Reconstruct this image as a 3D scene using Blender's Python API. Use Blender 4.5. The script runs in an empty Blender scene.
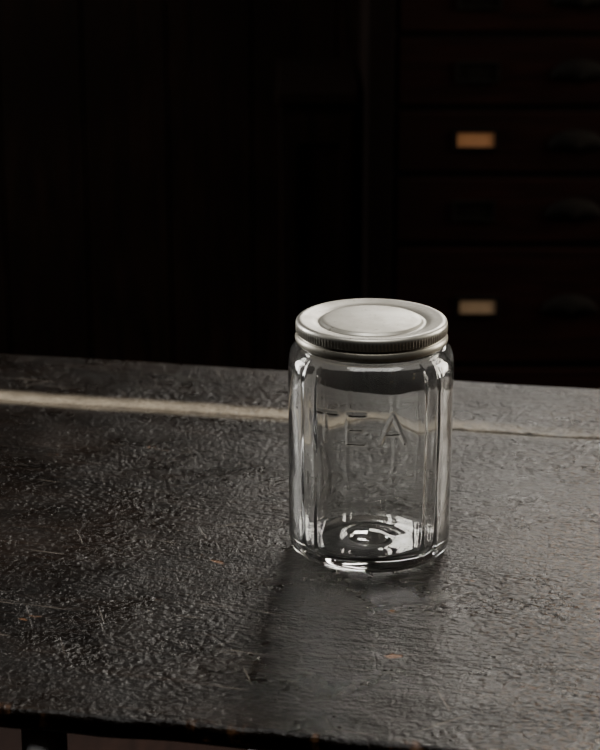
import bpy, bmesh, math, random
from math import sin, cos, pi, radians
from mathutils import Vector
random.seed(3)
S = bpy.context.scene
TT = 0.75   # table top height

# ---------------------------------------------------------------- node helpers
def new_mat(name):
    m = bpy.data.materials.new(name); m.use_nodes = True
    nt = m.node_tree; nt.nodes.clear()
    out = nt.nodes.new('ShaderNodeOutputMaterial')
    b = nt.nodes.new('ShaderNodeBsdfPrincipled')
    nt.links.new(b.outputs[0], out.inputs[0])
    return m, nt, b, out
class N:
    def __init__(s, nt): s.nt = nt
    def put(s, sock, v):
        if isinstance(v, bpy.types.NodeSocket): s.nt.links.new(v, sock)
        else: sock.default_value = v
    def math(s, op, a, b=0.0, clamp=False):
        n = s.nt.nodes.new('ShaderNodeMath'); n.operation = op; n.use_clamp = clamp
        s.put(n.inputs[0], a); s.put(n.inputs[1], b); return n.outputs[0]
    def coord(s, scale=(1,1,1), rot=(0,0,0), loc=(0,0,0)):
        t = s.nt.nodes.new('ShaderNodeTexCoord'); m = s.nt.nodes.new('ShaderNodeMapping')
        m.inputs['Scale'].default_value = scale; m.inputs['Rotation'].default_value = rot; m.inputs['Location'].default_value = loc
        s.nt.links.new(t.outputs['Object'], m.inputs[0]); return m.outputs[0]
    def rcoord(s, ang, scale, loc=(0,0,0)):
        a = s.coord(rot=(0, 0, ang), loc=loc)
        m = s.nt.nodes.new('ShaderNodeMapping'); m.inputs['Scale'].default_value = scale
        s.nt.links.new(a, m.inputs[0]); return m.outputs[0]
    def noise(s, vec, scale, detail=4, rough=0.5, dist=0.0):
        n = s.nt.nodes.new('ShaderNodeTexNoise'); s.put(n.inputs['Vector'], vec)
        n.inputs['Scale'].default_value = scale; n.inputs['Detail'].default_value = detail
        n.inputs['Roughness'].default_value = rough; n.inputs['Distortion'].default_value = dist
        return n.outputs[0]
    def vor(s, vec, scale, feature='F1', rnd=1.0):
        n = s.nt.nodes.new('ShaderNodeTexVoronoi'); n.feature = feature; s.put(n.inputs['Vector'], vec)
        n.inputs['Scale'].default_value = scale; n.inputs['Randomness'].default_value = rnd
        return n.outputs[0]
    def ramp(s, v, a, b, lo=0.0, hi=1.0):
        n = s.nt.nodes.new('ShaderNodeMapRange'); n.interpolation_type = 'SMOOTHSTEP'
        s.put(n.inputs[0], v); n.inputs[1].default_value = a; n.inputs[2].default_value = b
        n.inputs[3].default_value = lo; n.inputs[4].default_value = hi; return n.outputs[0]
    def mix(s, f, a, b):
        n = s.nt.nodes.new('ShaderNodeMix'); n.data_type = 'RGBA'
        s.put(n.inputs[0], f)
        s.put(n.inputs[6], a if isinstance(a, bpy.types.NodeSocket) else (*a, 1))
        s.put(n.inputs[7], b if isinstance(b, bpy.types.NodeSocket) else (*b, 1))
        return n.outputs[2]
    def bump(s, h, strength, dist, normal=None):
        n = s.nt.nodes.new('ShaderNodeBump'); n.inputs['Strength'].default_value = strength
        n.inputs['Distance'].default_value = dist; s.put(n.inputs['Height'], h)
        if normal: s.put(n.inputs['Normal'], normal)
        return n.outputs[0]
    def sep(s, v):
        n = s.nt.nodes.new('ShaderNodeSeparateXYZ'); s.put(n.inputs[0], v); return n.outputs

def wood(name, c1, c2, rough=0.5, axis='X', bump=0.3, spec=0.5):
    m, nt, b, o = new_mat(name); n = N(nt)
    sc = {'X': (1, 14, 14), 'Y': (14, 1, 14), 'Z': (14, 14, 1)}[axis]
    v = n.coord(sc)
    g = n.noise(v, 6, 6, 0.6, 0.6)
    d = n.noise(n.coord(), 3, 3)
    f = n.math('MULTIPLY', n.ramp(g, 0.3, 0.7), n.ramp(d, 0.25, 0.75))
    n.put(b.inputs['Base Color'], n.mix(f, c1, c2))
    b.inputs['Roughness'].default_value = rough
    b.inputs['Specular IOR Level'].default_value = spec
    n.put(b.inputs['Normal'], n.bump(g, bump, 0.002))
    return m

# ---------------------------------------------------------------- table material
def table_mat():
    m, nt, b, o = new_mat('aged_black_tabletop'); n = N(nt)
    P = n.coord(); X, Y, Z = n.sep(P)
    big = n.noise(P, 5, 4, 0.55)
    mid = n.noise(n.coord((1, 2.0, 1)), 16, 5, 0.6, 0.4)
    grain = n.noise(n.coord((3, 60, 3)), 4, 5, 0.6, 0.5)
    base = n.mix(n.ramp(mid, 0.35, 0.7), (0.0028, 0.0019, 0.0014), (0.0085, 0.0058, 0.0042))
    base = n.mix(n.math('MULTIPLY', n.ramp(big, 0.45, 0.7), 0.6), base, (0.017, 0.0105, 0.007))
    base = n.mix(n.ramp(grain, 0.54, 0.68, 0, 0.5), base, (0.028, 0.017, 0.011))
    rx = n.ramp(n.math('ADD', X, n.math('MULTIPLY', big, 0.3)), -0.02, 0.28)
    fine = n.noise(P, 240, 3, 0.6)
    base = n.mix(n.math('MULTIPLY', rx, n.ramp(fine, 0.47, 0.62, 0, 0.9)), base, (0.17, 0.088, 0.030))  # golden glints on the right half, painted into the base colour
    ch = n.noise(n.coord((0.8, 1.2, 1), loc=(3, 1, 0)), 28, 4, 0.6, 0.3)
    chip = n.ramp(ch, 0.69, 0.715)
    edge = n.math('MULTIPLY', n.ramp(Y, 0.999, 1.006, 1, 0), n.ramp(n.noise(n.coord((1, 0.4, 0.4)), 34, 4, 0.6), 0.55, 0.64))
    chip = n.math('MAXIMUM', chip, edge)
    base = n.mix(n.math('MULTIPLY', chip, 0.85), base, (0.18, 0.088, 0.042))
    sc = None
    for rot, th, l in ((0.12, 0.665, 1), (1.15, 0.69, 5), (-0.75, 0.69, 9)):
        s_ = n.ramp(n.noise(n.rcoord(rot, (3.2, 75, 1), (l, l, 0)), 4.5, 2.5, 0.55), th, th + 0.05)
        sc = s_ if sc is None else n.math('MAXIMUM', sc, s_)
    sc = n.math('MULTIPLY', sc, n.ramp(n.noise(P, 9, 2), 0.40, 0.60))
    base = n.mix(n.math('MULTIPLY', sc, 0.65), base, (0.18, 0.155, 0.13))
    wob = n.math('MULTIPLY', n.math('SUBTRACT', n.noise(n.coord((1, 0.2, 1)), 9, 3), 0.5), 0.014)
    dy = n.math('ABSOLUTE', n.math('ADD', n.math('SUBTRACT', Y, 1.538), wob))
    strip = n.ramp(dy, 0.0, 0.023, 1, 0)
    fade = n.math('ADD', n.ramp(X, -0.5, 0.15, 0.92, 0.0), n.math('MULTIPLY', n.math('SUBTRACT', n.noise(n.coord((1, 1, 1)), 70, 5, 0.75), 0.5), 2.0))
    pale_band = n.math('MULTIPLY', strip, fade, clamp=True)
    base = n.mix(pale_band, base, (0.34, 0.285, 0.21))  # paler beige band along the rear joint, weaker towards the right
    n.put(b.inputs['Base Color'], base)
    r = n.ramp(n.noise(P, 12, 5, 0.65), 0.3, 0.72, 0.22, 0.42)
    r = n.math('ADD', r, n.math('MULTIPLY', pale_band, 0.3))
    n.put(b.inputs['Roughness'], r)
    b.inputs['Specular IOR Level'].default_value = 0.29
    warp = n.nt.nodes.new('ShaderNodeVectorMath'); warp.operation = 'ADD'
    nn = n.nt.nodes.new('ShaderNodeTexNoise'); nn.inputs['Scale'].default_value = 60
    nn.inputs['Detail'].default_value = 2
    Pa = n.coord((0.75, 1.2, 1))
    n.put(nn.inputs['Vector'], Pa)
    sc2 = n.nt.nodes.new('ShaderNodeVectorMath'); sc2.operation = 'SCALE'; sc2.inputs['Scale'].default_value = 0.010
    nt.links.new(nn.outputs['Color'], sc2.inputs[0]); nt.links.new(Pa, warp.inputs[0]); nt.links.new(sc2.outputs[0], warp.inputs[1])
    wv = n.vor(warp.outputs[0], 250, 'SMOOTH_F1')
    wr = n.noise(P, 280, 3, 0.65, 0.2)
    amp = n.ramp(n.noise(P, 8, 4, 0.6), 0.35, 0.68, 0.2, 1.0)
    h = n.math('ADD', n.math('MULTIPLY', n.math('MULTIPLY', wv, -1.0), amp), n.math('MULTIPLY', wr, 0.8))
    nb = n.bump(h, 0.65, 0.0026)
    nb = n.bump(grain, 0.3, 0.0020, nb)
    nb = n.bump(n.noise(n.coord((0.7, 1.4, 1)), 15, 3, 0.5), 0.6, 0.010, nb)
    nb = n.bump(n.math('ADD', n.math('MULTIPLY', sc, -1.0), n.math('MULTIPLY', chip, -1.0)), 0.5, 0.0008, nb)
    n.put(b.inputs['Normal'], nb)
    return m

def glass_mat():
    m, nt, b, o = new_mat('clear_pressed_glass'); n = N(nt)
    b.inputs['Base Color'].default_value = (0.985, 0.993, 0.985, 1)
    b.inputs['Transmission Weight'].default_value = 0.975   # small diffuse share stands in for the grey haze of light inside
    b.inputs['Roughness'].default_value = 0.0
    b.inputs['IOR'].default_value = 1.52
    P = n.coord()
    n.put(b.inputs['Normal'], n.bump(n.noise(P, 28, 1, 0.4), 0.25, 0.004))
    return m

def lid_mat():
    m, nt, b, o = new_mat('weathered_zinc'); n = N(nt)
    P = n.coord(); X, Y, Z = n.sep(P)
    a = n.noise(P, 30, 5, 0.6); c = n.noise(P, 170, 4, 0.7)
    col = n.mix(n.ramp(a, 0.35, 0.65), (0.52, 0.51, 0.465), (0.40, 0.385, 0.34))
    col = n.mix(n.ramp(c, 0.60, 0.68, 0, 0.7), col, (0.17, 0.15, 0.12))
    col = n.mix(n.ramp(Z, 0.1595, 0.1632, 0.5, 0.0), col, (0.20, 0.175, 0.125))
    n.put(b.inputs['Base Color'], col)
    b.inputs['Metallic'].default_value = 0.8
    n.put(b.inputs['Roughness'], n.ramp(a, 0.3, 0.7, 0.34, 0.48))
    n.put(b.inputs['Normal'], n.bump(c, 0.15, 0.0006))
    return m

def flat_mat(name, col, rough=0.6, metal=0.0, nscale=30, var=0.3, spec=0.5):
    m, nt, b, o = new_mat(name); n = N(nt)
    f = n.noise(n.coord(), nscale, 5, 0.6)
    n.put(b.inputs['Base Color'], n.mix(n.ramp(f, 0.3, 0.7), tuple(x * (1 - var) for x in col), tuple(x * (1 + var) for x in col)))
    b.inputs['Roughness'].default_value = rough; b.inputs['Metallic'].default_value = metal
    b.inputs['Specular IOR Level'].default_value = spec
    n.put(b.inputs['Normal'], n.bump(f, 0.15, 0.001))
    return m

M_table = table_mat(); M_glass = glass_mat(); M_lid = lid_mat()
M_cab = wood('dark_red_brown_drawer_wood', (0.0038, 0.0013, 0.0009), (0.0100, 0.0029, 0.0018), 0.8, 'X', spec=0.04)
M_cabf = wood('dark_cabinet_frame_wood', (0.0022, 0.0011, 0.0008), (0.005, 0.0025, 0.0016), 0.8, 'Z', spec=0.04)
M_wall = wood('dark_wall_boards', (0.0024, 0.0014, 0.0010), (0.0085, 0.0041, 0.0023), 0.85, 'Z', spec=0.03)
M_floor = wood('dark_floor_boards', (0.012, 0.006, 0.0045), (0.03, 0.014, 0.010), 0.75, 'Y', spec=0.2)
M_ceil = flat_mat('sooty_ceiling_plaster', (0.04, 0.035, 0.03), 0.9)
M_brass = flat_mat('dark_iron_hardware', (0.003, 0.0022, 0.0016), 0.8, 0.0, spec=0.05)
M_card1 = flat_mat('orange_label_card', (0.30, 0.13, 0.045), 0.8, var=0.12)
M_card2 = flat_mat('tan_label_card', (0.24, 0.155, 0.085), 0.8, var=0.12)
M_carddark = flat_mat('empty_label_slot', (0.003, 0.002, 0.0015), 0.9, spec=0.05)
M_leg = flat_mat('grey_steel', (0.62, 0.62, 0.65), 0.5, 0.2)
M_trim = flat_mat('dark_painted_trim', (0.02, 0.016, 0.013), 0.6)

# ---------------------------------------------------------------- mesh helpers
def obj_from_bm(name, bm, mat, smooth=False, parent=None):
    me = bpy.data.meshes.new(name); bm.normal_update(); bm.to_mesh(me); bm.free()
    o = bpy.data.objects.new(name, me); S.collection.objects.link(o)
    if mat: me.materials.append(mat)
    if smooth:
        for p in me.polygons: p.use_smooth = True
    if parent: o.parent = parent
    return o
def add_box(bm, x0, x1, y0, y1, z0, z1):
    vs = [bm.verts.new((x, y, z)) for z in (z0, z1) for x, y in ((x0, y0), (x1, y0), (x1, y1), (x0, y1))]
    for f in ((0, 3, 2, 1), (4, 5, 6, 7), (0, 1, 5, 4), (1, 2, 6, 5), (2, 3, 7, 6), (3, 0, 4, 7)):
        bm.faces.new([vs[i] for i in f])
def boxes(name, lst, mat, bevel=0.0, parent=None, seg=2):
    bm = bmesh.new()
    for b in lst: add_box(bm, *b)
    o = obj_from_bm(name, bm, mat, parent=parent)
    if bevel:
        md = o.modifiers.new('bev', 'BEVEL'); md.width = bevel; md.segments = seg
    return o
def empty(name, loc=(0, 0, 0), rz=0):
    e = bpy.data.objects.new(name, None); S.collection.objects.link(e)
    e.location = loc; e.rotation_euler = (0, 0, rz); e.empty_display_size = 0.05
    return e
def catmull(pts, k=5):
    out = []
    n = len(pts)
    for i in range(n - 1):
        p0 = pts[max(i - 1, 0)]; p1 = pts[i]; p2 = pts[i + 1]; p3 = pts[min(i + 2, n - 1)]
        kk = k(p1, p2) if callable(k) else k
        for j in range(kk):
            t = j / kk
            out.append(tuple(0.5 * ((2 * b) + (-a + c) * t + (2 * a - 5 * b + 4 * c - d) * t * t + (-a + 3 * b - 3 * c + d) * t ** 3)
                             for a, b, c, d in zip(p0, p1, p2, p3)))
    out.append(tuple(pts[-1])); return out
def revolve(bm, prof, rf, n):
    first = bm.verts.new((0, 0, prof[0][1])); last = bm.verts.new((0, 0, prof[-1][1]))
    rings = []
    for p in prof[1:-1]:
        ring = []
        for i in range(n):
            th = 2 * pi * i / n; r = rf(th, p)
            ring.append(bm.verts.new((r * sin(th), -r * cos(th), p[1])))
        rings.append(ring)
    for i in range(n):
        j = (i + 1) % n
        bm.faces.new((first, rings[0][j], rings[0][i]))
        for a, b in zip(rings[:-1], rings[1:]):
            bm.faces.new((a[i], a[j], b[j], b[i]))
        bm.faces.new((rings[-1][i], rings[-1][j], last))
    bmesh.ops.recalc_face_normals(bm, faces=bm.faces[:])

# ---------------------------------------------------------------- glass jar
JX, JY = 0.0482, 1.291
jar = empty('glass_jar', (JX, JY, TT + 0.0006))
def section(th):
    t = (th + radians(2)) % (2 * pi)
    n_ = 2.4
    f = (abs(cos(t)) ** n_ + abs(sin(t)) ** n_) ** (-1 / n_)
    f45 = 2 ** (0.5 - 1 / n_)
    d = (t % (pi / 2)) - pi / 4
    q = f45 * 0.985 / cos(d)
    f = -0.006 * math.log(math.exp(-f / 0.006) + math.exp(-q / 0.006))
    g = 0.0
    for c in (-6, 6):
        g += 0.009 * math.exp(-((math.degrees(d) - c) / 1.9) ** 2)
    dd = math.degrees(t)
    for c in (163, 197):
        g += 0.014 * math.exp(-((dd - c) / 2.2) ** 2)
    return f * 0.990 + g
LZ0, LZ1 = 0.0955, 0.1155
def T(cx): return [((cx, LZ0), (cx, LZ1)), ((cx - 0.007, LZ1), (cx + 0.007, LZ1))]
def E(cx): return [((cx - 0.005, LZ0), (cx - 0.005, LZ1)), ((cx - 0.005, LZ1), (cx + 0.006, LZ1)), ((cx - 0.005, LZ0), (cx + 0.006, LZ0)), ((cx - 0.005, (LZ0 + LZ1) / 2), (cx + 0.004, (LZ0 + LZ1) / 2))]
def A(cx): return [((cx - 0.008, LZ0), (cx, LZ1)), ((cx + 0.008, LZ0), (cx, LZ1)), ((cx - 0.005, LZ0 + 0.007), (cx + 0.005, LZ0 + 0.007))]
STR = T(-0.0315) + E(-0.012) + A(0.0125)
def segd(px, pz, a, b):
    dx, dz = b[0] - a[0], b[1] - a[1]
    t = max(0, min(1, ((px - a[0]) * dx + (pz - a[1]) * dz) / (dx * dx + dz * dz)))
    return math.hypot(px - a[0] - t * dx, pz - a[1] - t * dz)
def emboss(x, z):
    if x < -0.042 or x > 0.026 or z < LZ0 - 0.003 or z > LZ1 + 0.003: return 0
    d = min(segd(x, z, a, b) for a, b in STR)
    return 0.00060 * math.exp(-(d / 0.0009) ** 2)
outer = [(0.0, 0.0032, 0, 0), (0.012, 0.0030, 0, 0), (0.028, 0.0022, 0, 0), (0.038, 0.0008, 0, 0), (0.0445, 0.0, 0.0, 0), (0.0510, 0.0012, 0.05, 0),
         (0.0548, 0.0050, 0.2, 0), (0.0561, 0.011, 0.5, 0), (0.0563, 0.020, 0.85, 0), (0.0564, 0.04, 1, 0), (0.0566, 0.08, 1, 0), (0.0566, 0.092, 1, 0), (0.0567, 0.119, 1, 0),
         (0.0567, 0.132, 0.95, 0), (0.0562, 0.1385, 0.75, 0), (0.0545, 0.1435, 0.35, 0), (0.0508, 0.1468, 0.05, 0), (0.0478, 0.149, 0, 0), (0.0475, 0.158, 0, 0)]
inner = [(0.0465, 0.1605, 0, 0.2), (0.0448, 0.1605, 0, 0.4), (0.0440, 0.158, 0, 1), (0.0440, 0.149, 0, 1), (0.0465, 0.1450, 0.05, 1), (0.0508, 0.1405, 0.35, 1), (0.0529, 0.133, 0.75, 1),
         (0.0533, 0.115, 0.9, 1), (0.0531, 0.08, 0.9, 1), (0.0527, 0.04, 0.9, 1), (0.0518, 0.021, 0.7, 1), (0.0498, 0.0125, 0.3, 1), (0.0455, 0.0088, 0.05, 1),
         (0.038, 0.0074, 0, 1), (0.028, 0.0066, 0, 1), (0.018, 0.0076, 0, 1), (0.009, 0.0108, 0, 1), (0.0, 0.0118, 0, 1)]
def kk(a, b):
    if a[3] == 0 and abs(a[1] - 0.092) < 1e-6: return 44
    return 4
prof = catmull(outer + inner, kk)
prof[0] = outer[0]; prof[-1] = inner[-1]
def rf(th, p):
    r, z, s, inn = p
    s = min(max(s, 0), 1)
    k = 1 + (section(th) - 1) * s
    r = max(r, 0.0004) * k
    if inn > 0.9 and 0.012 < z < 0.14:
        w = math.sin((z - 0.012) / 0.128 * pi)
        r += w * (0.0003 * sin(3 * th + z * 60) + 0.0002 * sin(5 * th - z * 95 + 1))
        t = math.degrees(th) - 360
        r -= w * 0.0022 * math.exp(-((t + 44 + 7 * sin(z * 70)) / 7) ** 2)
    if inn < 0.1 and cos(th) > 0.5: r += emboss(r * sin(th), z)
    return r
bm = bmesh.new(); revolve(bm, prof, rf, 600)
body = obj_from_bm('jar_body', bm, M_glass, True, jar)

lp = [(0.0, 0.1650), (0.015, 0.1650), (0.031, 0.1648), (0.0335, 0.1644), (0.0350, 0.1632), (0.0364, 0.1628), (0.0378, 0.1632), (0.0405, 0.1640), (0.0455, 0.1648), (0.0480, 0.1652),
      (0.0496, 0.1649), (0.0507, 0.1638), (0.0511, 0.1622), (0.0511, 0.1580), (0.0509, 0.1570), (0.0499, 0.1565), (0.0499, 0.1556), (0.0508, 0.1548), (0.0515, 0.1530), (0.0515, 0.1514),
      (0.0509, 0.1500), (0.0499, 0.1498), (0.0492, 0.1509), (0.0492, 0.1560), (0.0492, 0.1608), (0.048, 0.1614), (0.02, 0.1614), (0.0, 0.1614)]
lpp = catmull(lp, 3); lpp[0] = lp[0]; lpp[-1] = lp[-1]
def rl(th, p):
    r, z = p; r = max(r, 0.0003)
    if r > 0.0505 and 0.1570 < z < 0.1622:
        r += 0.00026 * (cos(th * 132)) - 0.00018
    return r
bm = bmesh.new(); revolve(bm, lpp, rl, 1056)
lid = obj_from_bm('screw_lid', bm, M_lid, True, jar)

# ---------------------------------------------------------------- table
tab = empty('wooden_table', (0, 0, 0), radians(-11))
U0, U1, V0, V1, TH = -0.75, 1.0, 0.997, 1.660, 0.014
def board(name, v0, v1, ztop=TT):
    bm = bmesh.new()
    nx, ny = 120, max(3, int((v1 - v0) / 0.03))
    rnd = random.Random(int(v0 * 1000))
    top = [[None] * (ny + 1) for _ in range(nx + 1)]; bot = [[None] * (ny + 1) for _ in range(nx + 1)]
    for i in range(nx + 1):
        u = U0 + (U1 - U0) * i / nx
        e0 = 0.0012 * sin(u * 31 + v0 * 9) + 0.0008 * sin(u * 87) + rnd.uniform(-0.0004, 0.0004)
        e1 = 0.0008 * sin(u * 27 + v1 * 5) + rnd.uniform(-0.0003, 0.0003)
        for j in range(ny + 1):
            v = v0 + (v1 - v0) * j / ny
            if j == 0: v += e0
            if j == ny: v += e1
            top[i][j] = bm.verts.new((u, v, ztop)); bot[i][j] = bm.verts.new((u, v, ztop - TH))
    for i in range(nx):
        for j in range(ny):
            bm.faces.new((top[i][j], top[i + 1][j], top[i + 1][j + 1], top[i][j + 1]))
            bm.faces.new((bot[i][j], bot[i][j + 1], bot[i + 1][j + 1], bot[i + 1][j]))
        bm.faces.new((bot[i][0], bot[i + 1][0], top[i + 1][0], top[i][0]))
        bm.faces.new((top[i][ny], top[i + 1][ny], bot[i + 1][ny], bot[i][ny]))
    for j in range(ny):
        bm.faces.new((top[0][j], top[0][j + 1], bot[0][j + 1], bot[0][j]))
        bm.faces.new((bot[nx][j], bot[nx][j + 1], top[nx][j + 1], top[nx][j]))
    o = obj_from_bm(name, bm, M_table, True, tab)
    md = o.modifiers.new('bev', 'BEVEL'); md.width = 0.004; md.segments = 3; md.limit_method = 'ANGLE'
    md.harden_normals = True
    return o
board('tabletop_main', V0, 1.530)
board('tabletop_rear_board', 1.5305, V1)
boxes('underframe', [(U0 + 0.1, U1 - 0.1, V0 + 0.12, V0 + 0.14, TT - 0.06, TT - TH), (U0 + 0.1, U1 - 0.1, V1 - 0.08, V1 - 0.06, TT - 0.06, TT - TH),
                     (U0 + 0.1, U0 + 0.12, V0 + 0.12, V1 - 0.06, TT - 0.06, TT - TH), (U1 - 0.12, U1 - 0.1, V0 + 0.12, V1 - 0.06, TT - 0.06, TT - TH)], M_trim, 0.001, tab)
def tube(name, x, y, z0, z1, r, mat, parent):
    bm = bmesh.new()
    bmesh.ops.create_cone(bm, cap_ends=True, segments=32, radius1=r, radius2=r, depth=z1 - z0)
    bmesh.ops.translate(bm, verts=bm.verts[:], vec=(x, y, (z0 + z1) / 2))
    bmesh.ops.create_cone(bm, cap_ends=True, segments=32, radius1=r * 1.3, radius2=r * 1.2, depth=0.02)
    bmesh.ops.translate(bm, verts=bm.verts[-64:], vec=(x, y, z0 + 0.01))
    o = obj_from_bm(name, bm, mat, False, parent)
    for p in o.data.polygons: p.use_smooth = len(p.vertices) == 4
    return o
for i, (u, v) in enumerate(((-0.352, V0 + 0.018), (U1 - 0.14, V0 + 0.018), (-0.352, V1 - 0.03), (U1 - 0.14, V1 - 0.03))):
    tube('leg_%d' % (i + 1), u, v, 0.0, TT - TH, 0.0135, M_leg, tab)

# ---------------------------------------------------------------- drawer cabinet
CY = 2.80
cab = empty('drawer_cabinet', (0, 0, 0), 0)
xl, xr = 0.1375, 0.645
rows = [0.06, 0.235, 0.40, 0.582, 0.685, 0.781, 0.884, 0.985, 1.085, 1.185]
boxes('carcass', [(0.095, 0.1325, CY - 0.004, 3.22, 0, 1.22), (0.650, 0.6875, CY - 0.004, 3.22, 0, 1.22), (0.09, 0.6925, CY - 0.012, 3.22, 1.22, 1.245),
                  (0.1325, 0.65, 3.20, 3.22, 0.03, 1.22), (0.1325, 0.65, CY + 0.006, 3.2, 0.0, 0.055)], M_cabf, 0.002, cab)
boxes('rails', [(0.1325, 0.65, CY + 0.003, CY + 0.03, z - 0.004, z + 0.004) for z in rows[1:]] + [(0.1325, 0.65, CY + 0.003, CY + 0.03, 1.188, 1.22)], M_cabf, 0, cab)
def holder(nm, cx, cz, w, h, y, card):
    t = 0.005
    boxes(nm + '_frame', [(cx - w / 2 - t, cx + w / 2 + t, y - 0.004, y, cz - h / 2 - t, cz - h / 2), (cx - w / 2 - t, cx + w / 2 + t, y - 0.004, y, cz + h / 2, cz + h / 2 + t),
                     (cx - w / 2 - t, cx - w / 2, y - 0.004, y, cz - h / 2, cz + h / 2), (cx + w / 2, cx + w / 2 + t, y - 0.004, y, cz - h / 2, cz + h / 2)], M_brass, 0.0008, cab)
    boxes(nm + '_card', [(cx - w / 2, cx + w / 2, y - 0.0015, y, cz - h / 2, cz + h / 2)], card, 0, cab)
def cup_pull(nm, cx, cz, y):
    bm = bmesh.new(); W, H, D = 0.040, 0.018, 0.016
    nu, nv = 24, 10; g = []
    for i in range(nu + 1):
        a = pi * i / nu; row = []
        for j in range(nv + 1):
            b = (pi / 2) * j / nv
            row.append(bm.verts.new((cx - W * cos(a) * cos(b) , y - D * sin(b) * (0.35 + 0.65 * sin(a)), cz - 0.008 + 1.4 * H * sin(a) * cos(b))))
        g.append(row)
    for i in range(nu):
        for j in range(nv):
            bm.faces.new((g[i][j], g[i + 1][j], g[i + 1][j + 1], g[i][j + 1]))
    bmesh.ops.remove_doubles(bm, verts=bm.verts[:], dist=1e-5)
    o = obj_from_bm(nm, bm, M_brass, True, cab)
    md = o.modifiers.new('s', 'SOLIDIFY'); md.thickness = 0.0015
for i in range(len(rows) - 1):
    z0, z1 = rows[i] + 0.005, rows[i + 1] - 0.005
    boxes('drawer_front_%d' % (i + 1), [(xl, xr, CY - 0.002, CY + 0.018, z0, z1)], M_cab, 0.0025, cab)
    zc = (z0 + z1) / 2
    c = M_carddark
    if abs(rows[i] - 0.40) < 1e-6: c = M_card2
    if abs(rows[i] - 0.685) < 1e-6: c = M_card1
    holder('label_%d' % (i + 1), 0.249 + (0.009 if c is M_card2 else 0), zc + (0.004 if c is M_card1 else 0), 0.052, 0.021, CY - 0.002, c)
    holder('right_label_%d' % (i + 1), 0.535, zc, 0.054, 0.023, CY - 0.002, M_carddark)
    cup_pull('pull_%d' % (i + 1), 0.392, zc, CY - 0.002)

cup = empty('wooden_cupboard')
boxes('case', [(-0.03, 0.085, 2.95, 3.25, 0, 0.76), (-0.035, 0.088, 2.94, 3.25, 0.76, 0.78)], M_wall, 0.003, cup)
boxes('door_panel', [(-0.022, 0.078, 2.944, 2.95, 0.08, 0.12), (-0.022, 0.078, 2.944, 2.95, 0.70, 0.74), (-0.022, -0.004, 2.944, 2.95, 0.12, 0.70), (0.06, 0.078, 2.944, 2.95, 0.12, 0.70)], M_wall, 0.001, cup)

# ---------------------------------------------------------------- room
XL, XR, YF, YB, ZC = -1.9, 1.9, -1.2, 3.3, 2.5
W3 = (0.16, 1.10, 1.40, 2.1)      # window in back wall above the cabinet: x0,x1,z0,z1
FILL = (-0.5, 0.7, 0.6, 1.4)        # ceiling opening added for the lid's fill light: x0,x1,y0,y1
boxes('floor', [(XL, XR, YF, YB, -0.05, 0)], M_floor)
boxes('ceiling', [(XL, XR, YF, FILL[2], ZC, ZC + 0.05), (XL, XR, FILL[3], YB, ZC, ZC + 0.05), (XL, FILL[0], FILL[2], FILL[3], ZC, ZC + 0.05), (FILL[1], XR, FILL[2], FILL[3], ZC, ZC + 0.05)], M_ceil)
bl = []
def wall_piece(x0, x1, y0, y1):
    for a, b in ((x0, min(x1, W3[0])), (max(x0, W3[1]), x1)):
        if b - a > 0.001: bl.append((a, b, y0, y1, 0, ZC))
    a, b = max(x0, W3[0]), min(x1, W3[1])
    if b - a > 0.001:
        bl.append((a, b, y0, y1, 0, W3[2])); bl.append((a, b, y0, y1, W3[3], ZC))
wall_piece(XL, XR, YB + 0.012, YB + 0.06)
x = XL
while x < XR:
    wall_piece(x + 0.002, min(x + 0.138, XR), YB, YB + 0.012); x += 0.14
boxes('wall_back', bl, M_wall)
boxes('wall_front', [(XL, XR, YF - 0.05, YF, 0, ZC)], M_wall)
def side_wall(name, x0, x1, wy0, wy1, wz0, wz1):
    boxes(name, [(x0, x1, YF, wy0, 0, ZC), (x0, x1, wy1, YB, 0, ZC), (x0, x1, wy0, wy1, 0, wz0), (x0, x1, wy0, wy1, wz1, ZC)], M_wall)
W1 = (1.95, 2.75, 0.85, 2.1); W2 = (2.2, 2.95, 0.85, 2.1)
side_wall('wall_right', XR, XR + 0.08, *W1)
side_wall('wall_left', XL - 0.08, XL, *W2)
def window(name, xc, w):
    y0, y1, z0, z1 = w; t = 0.03
    e = empty(name)
    boxes('frame', [(xc - 0.02, xc + 0.02, y0, y1, z0, z0 + t), (xc - 0.02, xc + 0.02, y0, y1, z1 - t, z1), (xc - 0.02, xc + 0.02, y0, y0 + t, z0 + t, z1 - t),
                    (xc - 0.02, xc + 0.02, y1 - t, y1, z0 + t, z1 - t), (xc - 0.01, xc + 0.01, (y0 + y1) / 2 - 0.012, (y0 + y1) / 2 + 0.012, z0 + t, z1 - t),
                    (xc - 0.01, xc + 0.01, y0 + t, y1 - t, (z0 + z1) / 2 - 0.012, (z0 + z1) / 2 + 0.012)], M_trim, 0, e)
window('window_1', XR + 0.04, W1); window('window_2', XL - 0.04, W2)
e3 = empty('window_3'); x0, x1, z0, z1 = W3; t = 0.03; yc = YB + 0.03
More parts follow.
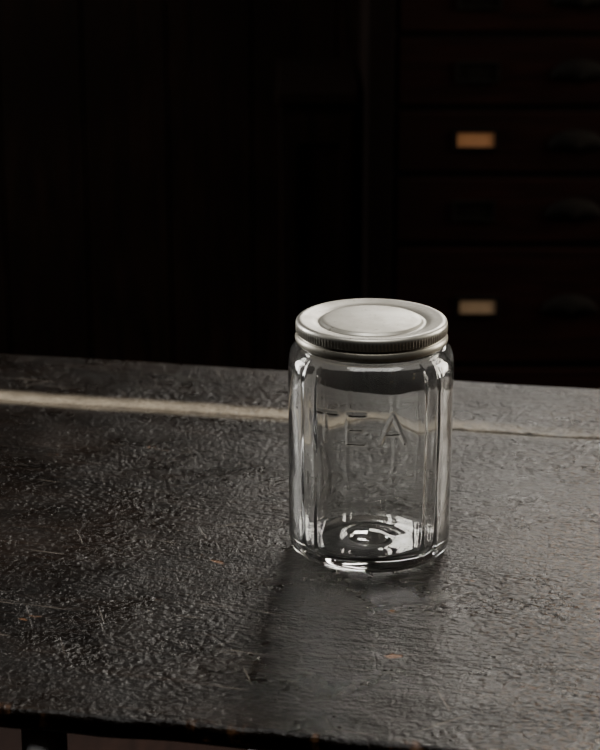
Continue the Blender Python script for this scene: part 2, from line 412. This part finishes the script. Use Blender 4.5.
boxes('frame', [(x0, x1, yc - 0.02, yc + 0.02, z0, z0 + t), (x0, x1, yc - 0.02, yc + 0.02, z1 - t, z1), (x0, x0 + t, yc - 0.02, yc + 0.02, z0 + t, z1 - t),
                (x1 - t, x1, yc - 0.02, yc + 0.02, z0 + t, z1 - t), ((x0 + x1) / 2 - 0.012, (x0 + x1) / 2 + 0.012, yc - 0.01, yc + 0.01, z0 + t, z1 - t)], M_trim, 0, e3)
boxes('baseboard_back', [(XL, XR, YB - 0.015, YB, 0, 0.1)], M_trim)

def area(name, loc, rot, sx, sy, power, col):
    l = bpy.data.lights.new(name, 'AREA'); l.shape = 'RECTANGLE'; l.size = sx; l.size_y = sy
    l.energy = power; l.color = col
    o = bpy.data.objects.new(name, l); S.collection.objects.link(o)
    o.location = loc; o.rotation_euler = rot
    return o
area('daylight_right', (XR + 0.1, (W1[0] + W1[1]) / 2, (W1[2] + W1[3]) / 2), (0, radians(90), 0), W1[3] - W1[2], W1[1] - W1[0], 62, (1.0, 0.92, 0.79))
area('daylight_left', (XL - 0.1, (W2[0] + W2[1]) / 2, (W2[2] + W2[3]) / 2), (0, radians(-90), 0), W2[3] - W2[2], W2[1] - W2[0], 76, (1.0, 0.97, 0.92))
area('daylight_back', ((W3[0] + W3[1]) / 2, YB + 0.075, (W3[2] + W3[3]) / 2), (radians(-90), 0, 0), W3[1] - W3[0], W3[3] - W3[2], 29, (1.0, 0.94, 0.85))
area('overhead_lid_fill', ((FILL[0] + FILL[1]) / 2, (FILL[2] + FILL[3]) / 2, ZC + 0.06), (0, 0, 0), FILL[1] - FILL[0], FILL[3] - FILL[2], 20, (1.0, 0.97, 0.91))  # added overhead fill to brighten the lid

w = bpy.data.worlds.new('World'); S.world = w; w.use_nodes = True
w.node_tree.nodes['Background'].inputs[0].default_value = (0.6, 0.7, 0.9, 1)
w.node_tree.nodes['Background'].inputs[1].default_value = 0.3

cam = bpy.data.cameras.new('camera'); co = bpy.data.objects.new('camera', cam); S.collection.objects.link(co)
co.location = (0, 0, TT + 0.545); co.rotation_euler = (radians(90 - 18), 0, 0)
cam.sensor_fit = 'VERTICAL'; cam.sensor_height = 24; cam.lens = 24 * 2000 / 750
cam.dof.use_dof = True; cam.dof.focus_distance = 1.34; cam.dof.aperture_fstop = 7.1
S.camera = co
